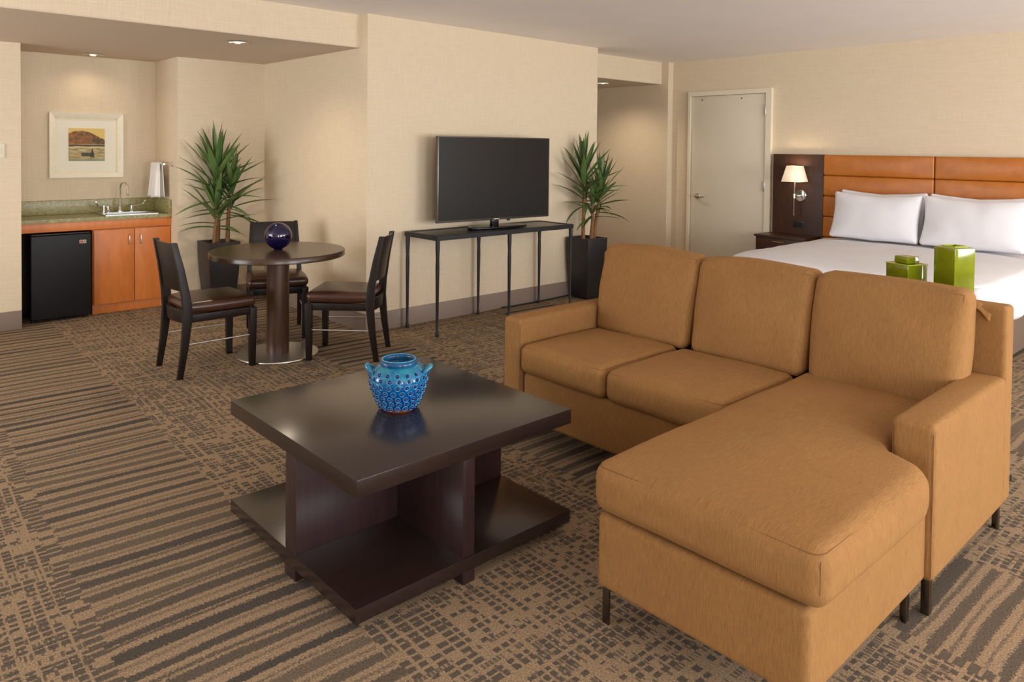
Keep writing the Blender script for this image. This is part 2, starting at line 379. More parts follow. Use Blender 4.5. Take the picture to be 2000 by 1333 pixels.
def thing(name, label, cat, loc=(0, 0, 0), rz=0.0, group=None):
    o = bpy.data.objects.new(name, None); col.objects.link(o); o.location = loc; o.rotation_euler = (0, 0, rz)
    o.empty_display_size = 0.1
    return tag(o, label, cat, group)
def B(x0, x1, y0, y1, z0, z1): return MB().box(x0, x1, y0, y1, z0, z1)
def struct(name, mb, mat, label, **kw):
    return tag(mb.build(name, mat, **kw), label, kind='structure')
def copy_tree(o, parent=None):
    c = o.copy(); col.objects.link(c)
    if parent is not None: c.parent = parent
    for ch in o.children: copy_tree(ch, c)
    return c
def axis_samples(h, r, m):
    k = 5; e = [h-r+r*i/k for i in range(k+1)]
    inn = [-(h-r)+2*(h-r)*i/m for i in range(1, m)]
    return [-x for x in e[::-1]] + inn + e
def cushion(a, b, c, r, puff=(0, 0, 0), mx=10, my=10, mz=4, deform=None, rp=None):
    """rounded box, half sizes a b c, edge radius r, bulged by puff on x, y and z faces"""
    ax, ay, az = axis_samples(a, r, mx), axis_samples(b, r, my), axis_samples(c, r, mz)
    vs_, fs, idx = [], [], {}
    def vid(p):
        key = (round(p[0], 5), round(p[1], 5), round(p[2], 5))
        if key not in idx:
            idx[key] = len(vs_); vs_.append(p)
        return idx[key]
    def face(U, W, fn):
        for i in range(len(U)-1):
            for j in range(len(W)-1):
                fs.append([vid(fn(U[i], W[j])), vid(fn(U[i+1], W[j])), vid(fn(U[i+1], W[j+1])), vid(fn(U[i], W[j+1]))])
    for sg in (-1, 1):
        face(ax, ay, lambda p, q: (p, q, sg*c)); face(ax, az, lambda p, q: (p, sg*b, q)); face(ay, az, lambda p, q: (sg*a, p, q))
    out = []
    for x, y, z in vs_:
        q = Vector((x, y, z)); inner = Vector((max(-(a-r), min(a-r, x)), max(-(b-r), min(b-r, y)), max(-(c-r), min(c-r, z))))
        d = q-inner
        if d.length > 1e-9: d.normalize()
        o = inner + d*r
        fx, fy, fz = 1-min(1, (o.x/a)**2), 1-min(1, (o.y/b)**2), 1-min(1, (o.z/c)**2)
        n = Vector((x/a, y/b, z/c))
        o.x += puff[0]*n.x*fy*fz; o.y += puff[1]*n.y*fx*fz; o.z += puff[2]*n.z*fx*fy
        out.append(tuple(deform(*o)) if deform else tuple(o))
    return MB().add(out, fs)
def seam_loop(a, b, z, r, n=6, deform=None, rad=0.0025, off=0.0):
    pts = []
    for cx, cy, a0 in ((a-r, b-r, 0), (-(a-r), b-r, 90), (-(a-r), -(b-r), 180), (a-r, -(b-r), 270)):
        for k in range(n+1):
            t = math.radians(a0+90*k/n); pts.append((cx+r*math.cos(t), cy+r*math.sin(t), z))
    full = []
    for i, p in enumerate(pts):
        q = pts[(i+1) % len(pts)]; L = math.dist(p, q); m_ = max(1, int(L/0.06))
        for j in range(m_):
            t = j/m_; full.append(tuple(p[k]+(q[k]-p[k])*t for k in range(3)))
    if deform: full = [tuple(deform(*p)) for p in full]
    return MB().tube(full, rad, 6, closed=True)
def nz(x, y, z, s, seed=0.0): return noise.noise(Vector((x*s+seed, y*s-seed, z*s+2*seed)))

# ================================================================ the setting
CE, SO = 2.558, 2.30
TVY, TVX0, TVX1 = 5.16, 3.18, 5.967
WY, AX0, AX1, AY = 7.05, 1.15, 2.355, 7.67
BX = 7.60
LX = -3.2
struct('floor', B(LX-0.15, 7.9, REAR-0.15, 9.1, -0.12, 0.0), M['carpet'], 'brown and grey banded carpet covering the whole floor')
struct('ceiling', B(LX-0.15, 7.9, REAR-0.15, 5.27, CE, CE+0.15), M['ceil'], 'flat pale ceiling over the living area')
struct('trim_1', B(LX, TVX0, 5.27, 9.0, SO, CE+0.15), M['wall'], 'wallpapered soffit front above the dining corner')
struct('trim_2', B(LX, TVX0, 5.275, AY, SO-0.006, SO), M['soffit'], 'painted underside of the dining corner soffit')
struct('trim_3', B(TVX1, 7.5, 5.46, 9.0, SO, CE+0.15), M['wall'], 'wallpapered soffit front above the hallway')
struct('trim_4', B(TVX1, 7.5, 5.465, 9.0, SO-0.006, SO), M['soffit'], 'painted underside of the hallway soffit')
struct('ceiling_hall', B(TVX0, 7.9, 5.27, 5.46, CE, CE+0.15), M['ceil'], 'strip of ceiling before the hallway soffit')
struct('wall_tv', B(TVX0, TVX1, TVY, 9.0, 0, CE), M['wall'], 'beige wallpapered wall behind the television')
struct('wall_left_stub', B(LX, AX0, WY, 7.85, 0, SO), M['wall'], 'beige wall left of the kitchenette alcove')
struct('wall_alcove', B(AX0, AX1, AY, 7.85, 0, SO), M['wall'], 'beige back wall of the kitchenette alcove')
struct('wall_corner', B(AX1, TVX0, WY, 7.85, 0, SO), M['wall'], 'beige wall behind the potted yucca by the table')
struct('wall_bed', B(BX, BX+0.2, REAR, 5.36, 0, CE), M['wall'], 'beige wallpapered wall behind the bed')
struct('wall_hall_right', B(7.50, BX+0.2, 5.36, 9.0, 0, CE), M['wall'], 'beige wall on the right of the hallway')
struct('wall_hall_end', B(TVX1, 7.5, 8.9, 9.05, 0, SO), M['wall'], 'beige wall at the end of the hallway')
lw = MB().box(LX-0.15, LX, REAR-0.15, LWIN[0], 0, CE).box(LX-0.15, LX, LWIN[1], 7.85, 0, CE).box(LX-0.15, LX, LWIN[0], LWIN[1], 0, WZ[0]).box(LX-0.15, LX, LWIN[0], LWIN[1], WZ[1], CE)
struct('wall_left', lw, M['wall'], 'beige wall on the left of the room')
rear = MB()
xs = [LX]+[q for ab in WINDOWS for q in ab]+[BX+0.2]
rear.box(LX, BX+0.2, REAR-0.15, REAR, 0, WZ[0]); rear.box(LX, BX+0.2, REAR-0.15, REAR, WZ[1], CE)
for i in range(0, len(xs), 2): rear.box(xs[i], xs[i+1], REAR-0.15, REAR, WZ[0], WZ[1])
struct('wall_rear', rear, M['wall'], 'beige window wall behind the camera')
for i, (a, b) in enumerate(WINDOWS):
    wd = MB()
    for x in (a, (a+b)/2-0.02, b-0.04): wd.box(x, x+0.04, REAR-0.13, REAR-0.08, WZ[0], WZ[1])
    wd.box(a, b, REAR-0.13, REAR-0.08, WZ[0], WZ[0]+0.04); wd.box(a, b, REAR-0.13, REAR-0.08, WZ[1]-0.04, WZ[1])
    o = struct('window_%d' % (i+1), wd, M['doorfr'], 'wide window in the wall behind the camera')
    for x0, x1 in ((a+0.04, (a+b)/2-0.02), ((a+b)/2+0.02, b-0.04)):
        B(x0, x1, REAR-0.11, REAR-0.104, WZ[0]+0.04, WZ[1]-0.04).build('pane', M['glass'], o, world=False)
wd = MB()
for y in (LWIN[0], sum(LWIN)/2-0.02, LWIN[1]-0.04): wd.box(LX-0.13, LX-0.08, y, y+0.04, WZ[0], WZ[1])
wd.box(LX-0.13, LX-0.08, LWIN[0], LWIN[1], WZ[0], WZ[0]+0.04).box(LX-0.13, LX-0.08, LWIN[0], LWIN[1], WZ[1]-0.04, WZ[1])
o = struct('window_4', wd, M['doorfr'], 'unseen wide window in the left wall, placed to light the dining end')
for y0, y1 in ((LWIN[0]+0.04, sum(LWIN)/2-0.02), (sum(LWIN)/2+0.02, LWIN[1]-0.04)):
    B(LX-0.11, LX-0.104, y0, y1, WZ[0]+0.04, WZ[1]-0.04).build('pane', M['glass'], o, world=False)
# baseboards
def bb(name, x0, x1, y0, y1): struct(name, B(x0, x1, y0, y1, 0, 0.15), M['basebd'], 'taupe baseboard along the '+name[10:].replace('_', ' ')+' wall', bevel=0.003)
bb('baseboard_tv', TVX0-0.012, TVX1, TVY-0.012, TVY)
bb('baseboard_dining_side', TVX0-0.012, TVX0, TVY, WY-0.012)
bb('baseboard_corner', AX1, TVX0, WY-0.012, WY)
bb('baseboard_left_stub', LX, AX0, WY-0.012, WY)
bb('baseboard_hall_right', 7.488, 7.5, 5.348, 8.9)
bb('baseboard_bed', BX-0.012, BX, REAR, 4.05)
# door
dr = struct('door_1', B(BX-0.022, BX-0.004, 4.121, 5.072, 0.01, 2.127), M['door'], 'flat greige door with lever handle beside the headboard', bevel=0.002)
fr = MB(); fr.box(BX-0.045, BX, 5.078, 5.112, 0, 2.185); fr.box(BX-0.045, BX, 4.05, 4.115, 0, 2.185); fr.box(BX-0.045, BX, 4.115, 5.078, 2.133, 2.185)
struct('trim_5', fr, M['doorfr'], 'cream painted door frame')
h = MB().lathe([(0.0, 0), (0.034, 0), (0.036, -0.006), (0.03, -0.013), (0.014, -0.016), (0.012, -0.05), (0.0, -0.052)], 20, (BX-0.022, 4.975, 0.955), 'x')
hb = h.build('door_handle', M['steel'], dr, world=False); tag(hb, 'brushed steel lever handle')
MB().tube([(BX-0.068, 4.975, 0.955), (BX-0.072, 4.95, 0.955), (BX-0.07, 4.9, 0.952), (BX-0.066, 4.86, 0.953)], [0.011, 0.011, 0.009, 0.008], 10).build('lever', M['steel'], hb, world=False)
for z in (1.95, 1.11, 0.2):
    B(BX-0.052, BX-0.022, 4.108, 4.128, z-0.057, z+0.057).build('hinge', M['steel'], dr, bevel=0.004, world=False)
for y in (4.93, 4.42):
    MB().lathe([(0.0, 0), (0.008, 0), (0.008, -0.004), (0.0, -0.006)], 12, (BX-0.022, y, 2.085), 'x').build('screw_cap', M['bezel'], dr, world=False)
# light switch on left wall stub
sw = thing('light_switch', 'small ivory light switch plate on the wall at the far left', 'switch', (1.005, WY, 1.43))
B(0.97, 1.04, WY-0.008, WY, 1.375, 1.49).build('plate', M['plastic'], sw, bevel=0.003)
B(0.995, 1.015, WY-0.013, WY-0.007, 1.41, 1.455).build('rocker', M['plastic'], sw, bevel=0.002)

# ================================================================ recessed downlights
def downlight(x, y, label, power):
    t = thing('recessed_downlight', label, 'ceiling light', (x, y, SO-0.006), group='recessed downlights')
    MB().lathe([(0.062, 0.0), (0.085, 0.0), (0.088, -0.004), (0.078, -0.009), (0.060, -0.007)], 32, (x, y, SO-0.006)).build('trim_ring', M['steel'], t)
    MB().lathe([(0.0, -0.0165), (0.020, -0.0165), (0.024, -0.012), (0.024, 0.0), (0.0, 0.0)], 20, (x, y, SO-0.006)).build('lens', M['bulb'], t)
    for k in range(4):
        a = math.pi/4+k*math.pi/2
        B(-0.004, 0.004, 0.02, 0.065, -0.012, -0.004).xf(lambda p, q, r: (x+p*math.cos(a)-q*math.sin(a), y+p*math.sin(a)+q*math.cos(a), SO-0.006+r)).build('spoke', M['chrome'], t)
    d = bpy.data.lights.new('downlight_glow', 'SPOT'); d.energy = power; d.color = (1.0, 0.83, 0.62); d.spot_size = math.radians(150); d.spot_blend = 0.8; d.shadow_soft_size = 0.05
    o = bpy.data.objects.new('downlight_glow', d); col.objects.link(o); o.location = (0, 0, -0.03); o.parent = t
downlight(1.756, 7.42, 'chrome recessed downlight above the kitchenette counter', 5)
downlight(2.33, 5.645, 'chrome recessed downlight in the soffit above the round table', 34)
downlight(6.84, 5.83, 'chrome recessed downlight in the hallway soffit right of the television wall', 36)

# ================================================================ kitchenette
cab = thing('base_cabinet', 'orange cherry wood two-door cabinet under the granite counter beside the fridge', 'cabinet', (2.03, 7.45, 0))
MBc = MB().box(1.705, 2.352, 7.235, 7.66, 0.08, 0.744)
MBc.build('body', M['cherry'], cab)
B(1.705, 2.352, 7.245, 7.28, 0.0, 0.08).build('kick_board', M['cherry'], cab, bevel=0.002)
for x0, x1, hx in ((1.712, 2.038, 1.993), (2.044, 2.350, 2.089)):
    d = B(x0, x1, 7.215, 7.235, 0.085, 0.738).build('door', M['cherry'], cab, bevel=0.003)
    MB().tube([(hx, 7.215, 0.685), (hx, 7.196, 0.68), (hx, 7.192, 0.66), (hx, 7.192, 0.625), (hx, 7.196, 0.605), (hx, 7.215, 0.60)], 0.005, 8).build('handle', M['steel'], d)
ap = tag(B(AX0+0.003, 2.352, 7.212, 7.234, 0.748, 0.825).build('counter_apron', M['cherry'], bevel=0.003), 'orange wood apron board running under the granite counter', 'apron board')
B(AX0+0.003, AX0+0.02, 7.234, 7.6, 0.0, 0.748).build('support_leg', M['black'], ap, world=False)
ct = thing('granite_counter', 'green granite counter with backsplash in the alcove', 'counter', (1.75, 7.43, 0.826))
top = MB().box(AX0+0.003, 1.83, 7.195, 7.66, 0.826, 0.857).box(2.23, 2.352, 7.195, 7.66, 0.826, 0.857).box(1.83, 2.23, 7.195, 7.26, 0.826, 0.857).box(1.83, 2.23, 7.56, 7.66, 0.826, 0.857)
top.build('worktop', M['granite'], ct)
B(AX0+0.003, 2.352, 7.64, 7.666, 0.858, 0.985).build('backsplash', M['granite'], ct, bevel=0.003)
B(2.327, 2.352, 7.20, 7.638, 0.858, 0.985).build('side_splash', M['granite'], ct, bevel=0.003)
sk = thing('bar_sink', 'small stainless steel bar sink set into the granite counter', 'sink', (2.03, 7.41, 0.858))
rim = MB()
rim.box(1.81, 2.25, 7.24, 7.275, 0.858, 0.866).box(1.81, 2.25, 7.50, 7.60, 0.858, 0.866).box(1.81, 1.845, 7.275, 7.50, 0.858, 0.866).box(2.215, 2.25, 7.275, 7.50, 0.858, 0.866)
rim.build('rim', M['steel'], sk)
bas = MB().box(1.835, 1.845, 7.265, 7.51, 0.76, 0.858).box(2.215, 2.225, 7.265, 7.51, 0.76, 0.858).box(1.845, 2.215, 7.265, 7.275, 0.76, 0.858).box(1.845, 2.215, 7.50, 7.51, 0.76, 0.858).box(1.835, 2.225, 7.265, 7.51, 0.752, 0.76)
bas.build('basin', M['steel'], sk)
fc = thing('gooseneck_faucet', 'chrome gooseneck faucet with two wing levers at the bar sink', 'faucet', (2.01, 7.555, 0.866))
pts = [(2.01, 7.555, 0.866), (2.01, 7.555, 1.08)]+[(2.01+0.02*(1-math.cos(a)), 7.555-0.045*(1-math.cos(a)), 1.08+0.062*math.sin(a)) for a in [math.pi*k/10 for k in range(1, 11)]]+[(2.05, 7.465, 1.03)]
MB().tube(pts, 0.009, 10).build('spout', M['chrome'], fc)
MB().lathe([(0.024, 0), (0.024, 0.01), (0.014, 0.03), (0.012, 0.045)], 16, (2.01, 7.555, 0.866)).build('spout_base', M['chrome'], fc)
MB().lathe([(0.011, 0), (0.012, 0.02)], 12, (2.05, 7.465, 1.018)).build('aerator', M['chrome'], fc)
for x, dx in ((1.91, -1), (2.11, 1)):
    hn = MB().lathe([(0.02, 0), (0.02, 0.01), (0.012, 0.02), (0.012, 0.055), (0.0, 0.058)], 14, (x, 7.555, 0.866)).build('valve', M['chrome'], fc)
    MB().tube([(x, 7.555, 0.915), (x+dx*0.06, 7.54, 0.92), (x+dx*0.09, 7.53, 0.93), (x+dx*0.105, 7.525, 0.955), (x+dx*0.11, 7.525, 0.97)], [0.008, 0.007, 0.008, 0.009, 0.007], 8).build('lever', M['chrome'], hn)
sp = thing('soap_dispenser', 'chrome soap pump at the left corner of the bar sink', 'soap pump', (1.86, 7.49, 0.866))
MB().lathe([(0.02, 0), (0.02, 0.01), (0.012, 0.018), (0.012, 0.05), (0.016, 0.055), (0.016, 0.068), (0.0, 0.07)], 14, (1.86, 7.49, 0.866)).build('pump_body', M['chrome'], sp)
MB().tube([(1.86, 7.49, 0.925), (1.825, 7.47, 0.93)], 0.006, 8).build('nozzle', M['chrome'], sp)
# mini fridge
fg = thing('mini_fridge', 'black mini fridge standing under the counter apron', 'fridge', (1.455, 7.45, 0))
B(1.236, 1.672, 7.205, 7.64, 0.02, 0.735).build('cabinet_box', M['fridge'], fg, bevel=0.006)
B(1.232, 1.676, 7.155, 7.2, 0.025, 0.725).build('door', M['fridge'], fg, bevel=0.012, seg=3)
B(1.24, 1.668, 7.16, 7.2, 0.727, 0.737).build('door_cap', M['black'], fg, bevel=0.004)
for x in (1.26, 1.648):
    for y in (7.23, 7.61): MB().lathe([(0.018, 0), (0.018, 0.02)], 12, (x, y, 0)).build('foot', M['black'], fg)
bg_ = B(1.587, 1.637, 7.152, 7.155, 0.645, 0.672).build('badge', M['plastic'], fg)
B(1.590, 1.612, 7.1505, 7.152, 0.648, 0.669).build('badge_mark', plain('red_badge_print', srgb(186, 70, 50), 0.5), bg_)
B(1.614, 1.634, 7.1505, 7.152, 0.648, 0.669).build('badge_mark', plain('teal_badge_print', srgb(110, 150, 130), 0.5), bg_)
# picture
pc = thing('framed_picture', 'framed landscape print with wide cream mat above the counter', 'picture', (1.76, AY, 1.186))
x0, x1, z0, z1, fwid = 1.459, 2.061, 1.186, 1.776, 0.05
for nm, pr in (('bottom', [(x0, z0), (x1, z0), (x1-fwid, z0+fwid), (x0+fwid, z0+fwid)]), ('top', [(x0, z1), (x0+fwid, z1-fwid), (x1-fwid, z1-fwid), (x1, z1)]),
               ('left', [(x0, z0), (x0+fwid, z0+fwid), (x0+fwid, z1-fwid), (x0, z1)]), ('right', [(x1, z0), (x1, z1), (x1-fwid, z1-fwid), (x1-fwid, z0+fwid)])):
    f_ = []
    for (x, z) in pr:
        inner = (x0+0.01 < x < x1-0.01); f_.append((x, AY-(0.018 if inner else 0.036), z))
    MB().hexa([(p[0], AY-0.001, p[2]) for p in f_], f_).build('frame_rail', M['frame'], pc, bevel=0.002)
B(x0+0.03, x1-0.03, AY-0.010, AY-0.001, z0+0.03, z1-0.03).build('mat_board', M['mat'], pc)
fl_ = MB(); a0, a1, c0, c1 = x0+fwid-0.002, x1-fwid+0.002, z0+fwid-0.002, z1-fwid+0.002
fl_.box(a0, a0+0.008, AY-0.016, AY-0.009, c0, c1).box(a1-0.008, a1, AY-0.016, AY-0.009, c0, c1).box(a0, a1, AY-0.016, AY-0.009, c0, c0+0.008).box(a0, a1, AY-0.016, AY-0.009, c1-0.008, c1)
fl_.build('fillet', M['fillet'], pc)
B(1.612, 1.908, AY-0.012, AY-0.009, 1.336, 1.636).build('print', M['print'], pc)
# towel bar and towel
tb = thing('towel_bar', 'chrome towel bar on the right wall of the alcove', 'towel bar', (AX1, 7.35, 1.31))
MB().tube([(2.275, 7.16, 1.315), (2.275, 7.56, 1.315)], 0.007, 10).build('rod', M['chrome'], tb)
for y in (7.175, 7.545):
    MB().tube([(2.275, y, 1.315), (AX1-0.008, y, 1.315)], 0.007, 10).build('bracket', M['chrome'], tb)
    MB().lathe([(0.0, 0), (0.026, 0), (0.026, -0.006), (0.014, -0.014), (0.0, -0.015)], 18, (AX1-0.001, y, 1.315), 'x').build('rosette', M['chrome'], tb)
def towel():
    mb = MB(); nu, nv = 28, 34; P = []
    for j in range(nv+1):
        s = j/nv; z_ = None
        for i in range(nu+1):
            t = i/nu
            L = 0.335; d = (s-0.5)*2*L  # arc length from the rod
            fan = 1+0.22*max(0, abs(d)-0.05)/L
            y = 7.375+(t-0.5)*0.25*fan + (0.02*abs(d)/L if True else 0)
            fold = 0.013*math.sin(t*21+0.6)*min(1, abs(d)/0.12)*(0.5+abs(d)/L)
            r = 0.016
            if abs(d) < r*math.pi/2: a = d/r; x = 2.275+r*math.sin(a); z = 1.315+r*math.cos(a)
            else:
                sg = 1 if d > 0 else -1; e = abs(d)-r*math.pi/2
                x = 2.275+sg*(r+0.012*e/L)+fold*(1 if sg < 0 else 0.5); z = 1.315-e+0.006*math.sin(t*9)
            x = min(x, AX1-0.016)
            P.append((x, y, z))
    F = [[j*(nu+1)+i, j*(nu+1)+i+1, (j+1)*(nu+1)+i+1, (j+1)*(nu+1)+i] for j in range(nv) for i in range(nu)]
    o = mb.add(P, F).build('hand_towel', M['towel'], angle=80)
    md = o.modifiers.new('thickness', 'SOLIDIFY'); md.thickness = 0.006
    return tag(o, 'white hand towel folded over the chrome bar', 'towel')
towel()

# ================================================================ round table
rtb = thing('round_table', 'round dark wood pedestal table with steel disc foot', 'table', (2.385, 5.055, 0))
MB().lathe([(0.0, 0.708), (0.462, 0.708), (0.468, 0.712), (0.468, 0.745), (0.464, 0.75), (0.0, 0.75)], 96, (2.385, 5.055, 0)).build('tabletop', M['tablewood'], rtb, angle=40)
MB().lathe([(0.078, 0.012), (0.078, 0.708)], 40, (2.385, 5.055, 0)).build('column', M['colwood'], rtb, angle=40)
MB().lathe([(0.0, 0.0), (0.28, 0.0), (0.285, 0.004), (0.283, 0.010), (0.25, 0.013), (0.0, 0.014)], 72, (2.385, 5.055, 0)).build('base_disc', M['steel'], rtb, angle=40)
sph = thing('glass_sphere', 'glossy cobalt glass globe in the middle of the round table', 'ornament', (2.385, 5.055, 0.75))
MB().lathe([(0.096*math.sin(a), 0.096-0.096*math.cos(a)+0.004) for a in [math.pi*k/32 for k in range(1, 32)]], 48, (2.385, 5.055, 0.75)).build('globe', M['cobalt'], sph)
MB().lathe([(0.0, 0.0), (0.03, 0.0), (0.032, 0.006), (0.022, 0.012)], 32, (2.385, 5.055, 0.75)).build('foot_ring', M['cobalt'], sph)

# ================================================================ dining chairs
def make_chair(label):
    t = thing('dining_chair', label, 'chair', group='dark wood dining chairs at the round table')
    W = M['chairwood']
    taper = lambda x, y, z: (x*(1-0.13*max(0.0, (z-0.4)/0.47)), y, z)
    for s in (-1, 1):
        MB().hexa([(s*0.196-0.018, 0.196, 0), (s*0.196+0.018, 0.196, 0), (s*0.196+0.018, 0.232, 0), (s*0.196-0.018, 0.232, 0)],
                  [(s*0.200-0.024, 0.19, 0.40), (s*0.200+0.024, 0.19, 0.40), (s*0.200+0.024, 0.238, 0.40), (s*0.200-0.024, 0.238, 0.40)]).build('leg', W, t, bevel=0.003, world=False)
        pts = [(-0.262, 0.0, 0.034, 0.030), (-0.232, 0.20, 0.044, 0.034), (-0.212, 0.40, 0.056, 0.036), (-0.222, 0.52, 0.054, 0.034), (-0.252, 0.70, 0.046, 0.032), (-0.290, 0.872, 0.036, 0.030)]
        mb = MB(); vs_ = []
        for (y, z, d, w_) in pts:
            x = s*0.200
            vs_ += [(x-w_/2, y-d/2, z), (x+w_/2, y-d/2, z), (x+w_/2, y+d/2, z), (x-w_/2, y+d/2, z)]
        fs = [[3, 2, 1, 0], [20, 21, 22, 23]]
        for i in range(5):
            for k in range(4): fs.append([i*4+k, i*4+(k+1) % 4, i*4+4+(k+1) % 4, i*4+4+k])
        mb.add(vs_, fs).xf(taper).build('back_leg', W, t, bevel=0.004, world=False)
        B(s*0.2-0.014, s*0.2+0.014, -0.19, 0.20, 0.355, 0.405).build('side_apron', W, t, bevel=0.002, world=False)
        MB().tube([(s*0.2, -0.225, 0.215), (s*0.2, 0.205, 0.215)], 0.0055, 8).build('steel_stretcher', M['steel'], t, world=False)
    B(-0.18, 0.18, 0.198, 0.226, 0.355, 0.405).build('front_apron', W, t, bevel=0.002, world=False)
    def curved(zs, bow, thick, name):
        mb = MB(); n = 10; vs_ = []
        for i in range(n+1):
            x = -0.187+0.374*i/n; b = bow*(1-(x/0.187)**2)
            for (z, y) in zs:
                vs_ += [(x, y-b-thick/2, z), (x, y-b+thick/2, z)]
        m_ = len(zs); fs = []
        st = m_*2
        ring = [2*k for k in range(m_)]+[2*k+1 for k in range(m_)][::-1]
        for i in range(n):
            for k in range(len(ring)):
                a, c = ring[k], ring[(k+1) % len(ring)]
                fs.append([i*st+a, i*st+c, (i+1)*st+c, (i+1)*st+a])
        fs.append(ring[:]); fs.append([n*st+k for k in ring][::-1])
        mb.add(vs_, fs).xf(taper).build(name, W, t, bevel=0.002, world=False)
    curved([(0.555, -0.230), (0.70, -0.254), (0.865, -0.288)], 0.022, 0.020, 'backrest')
    curved([(0.345, -0.205), (0.43, -0.212)], 0.03, 0.022, 'back_rail')
    def df(x, y, z):
        k = 1-0.06*max(0, -y/0.23)
        return (x*k, y+0.012, z+0.445)
    st = cushion(0.225, 0.225, 0.037, 0.034, (0.004, 0.004, 0.014), 8, 8, 2, df).build('seat', M['brownleather'], t, world=False, angle=60)
    return t
CHAIRS = [((1.908, 5.085), 0.0 - math.pi/2, 'dark wooden chair with brown leather seat on the kitchenette side of the round table'),
          ((2.762, 4.740), math.radians(45), 'dark wooden chair with brown leather seat between the round table and the television console'),
          ((2.628, 5.60), math.radians(180-21.2), 'dark wooden chair with brown leather seat behind the round table, facing the camera')]
ch0 = make_chair(CHAIRS[0][2])
for i, ((x, y), rz, lab) in enumerate(CHAIRS):
    c = ch0 if i == 0 else copy_tree(ch0)
    c.location = (x, y, 0); c.rotation_euler = (0, 0, rz); c['label'] = lab

# ================================================================ yucca plants
def leaf_mesh(bend, w_):
    n = 7; vs_, fs = [], []
    for i in range(n+1):
        s = i/n; wid = w_*(0.55+1.6*s*(1-s)**0.6)*(1-s**3) if i < n else 0.0008
        if i == 0: wid = w_*0.6
        x = s-0.10*bend*s*s*s; z = -bend*(s**2.3)*0.42
        vs_ += [(x, -wid/2, z+wid*0.22), (x, 0, z), (x, wid/2, z+wid*0.22)]
    for i in range(n):
        a = i*3
        fs += [[a, a+1, a+4, a+3], [a+1, a+2, a+5, a+4]]
    me = bpy.data.meshes.new('leaf'); me.from_pydata(vs_, [], fs); me.shade_smooth(); me.materials.append(M['leaf'])
    return me
LEAVES = [leaf_mesh(b, w_) for b, w_ in ((0.02, 0.115), (0.06, 0.12), (0.13, 0.12), (0.25, 0.115), (0.42, 0.11), (0.65, 0.105))]
def yucca(loc, label, stems, seed, twist=0.0):
    rnd = random.Random(seed); x, y = loc
    t = thing('potted_yucca', label, 'plant', (x, y, 0), group='potted yuccas')
    prof = [(0.096, 0.0), (0.118, 0.15), (0.134, 0.32), (0.142, 0.48), (0.145, 0.61)]
    vs_, fs = [], []
    for s, z in prof: vs_ += [(-s, -s, z), (s, -s, z), (s, s, z), (-s, s, z)]
    for s, z in ((0.128, 0.61), (0.124, 0.56)): vs_ += [(-s, -s, z), (s, -s, z), (s, s, z), (-s, s, z)]
    for i in range(len(prof)+1):
        for k in range(4): fs.append([i*4+k, i*4+(k+1) % 4, i*4+4+(k+1) % 4, i*4+4+k])
    fs.append([3, 2, 1, 0]); e = (len(prof)+1)*4; fs.append([e, e+1, e+2, e+3])
    MB().add(vs_, fs).build('planter', M['pot'], t, bevel=0.004, world=False)
    so = cushion(0.122, 0.122, 0.012, 0.008, (0, 0, 0.008), 14, 14, 2, lambda p, q, r: (p, q, r+0.572+0.008*nz(p, q, 0, 45, seed))).build('soil', M['soil'], t, world=False)
    for (bx, by, tx, ty, z0, z1, n, L) in stems:
        pts = []
        for k in range(9):
            s = k/8; pts.append((bx+(tx-bx)*s+0.008*math.sin(s*5+bx*40), by+(ty-by)*s, 0.57+(z1-0.57)*s))
        tr = MB().tube(pts, [0.021-0.009*k/8 for k in range(9)], 9).build('trunk', M['trunk'], t, world=False)
        for k in range(n):
            s = (k+0.5)/n                      # 0 bottom leaves, 1 top leaves
            zz = z0+(z1-z0)*s; f = (zz-0.57)/(z1-0.57)
            bxk, byk = bx+(tx-bx)*f, by+(ty-by)*f
            az = k*2.39996+rnd.uniform(-0.25, 0.25)+twist
            el = math.radians(-12+95*s**0.85+rnd.uniform(-9, 9)); el = min(el, math.radians(86))
            ln = L*(0.78+0.30*math.sin(math.pi*min(1, s*0.9+0.1)))*rnd.uniform(0.88, 1.1)
            bi = max(0, min(5, int((1-s)*5.0+rnd.uniform(-0.3, 1.0))))
            o = bpy.data.objects.new('leaf', LEAVES[bi]); col.objects.link(o); o.parent = tr
            o.location = (bxk, byk, zz); o.rotation_euler = (rnd.uniform(-0.3, 0.3), -el, az)
            o.rotation_mode = 'XYZ'; o.scale = (ln, ln*1.05, ln)
            # keep clear of walls: leaves aimed at the wall are lifted and shortened
            tip = Vector((ln*math.cos(el)*math.cos(az), ln*math.cos(el)*math.sin(az), 0))
            lim = YLIM[0]-y
            if byk+tip.y > lim:
                k_ = max(0.35, (lim-byk)/max(1e-3, tip.y))
                el2 = math.acos(max(0.05, min(1, math.cos(el)*k_))); o.rotation_euler[1] = -el2
            me_ = LEAVES[bi]
            for _ in range(8):
                mw = Matrix.LocRotScale(o.location, o.rotation_euler, o.scale)
                if max((mw @ v.co).y for v in me_.vertices) <= lim: break
                o.rotation_euler[2] -= 0.22*(1 if math.cos(az) > 0 else -1)
            else: o.rotation_euler[2] = -az
    return t
YLIM = [WY-0.02]
yucca((2.665, 6.875), 'tall potted yucca in a charcoal planter behind the round table', [(0.0, 0.03, -0.02, 0.0, 0.92, 1.36, 36, 0.45), (0.06, -0.04, 0.10, -0.05, 0.84, 1.16, 26, 0.40), (-0.05, -0.05, -0.06, -0.08, 0.72, 0.98, 20, 0.38)], 3)
YLIM[0] = TVY-0.02
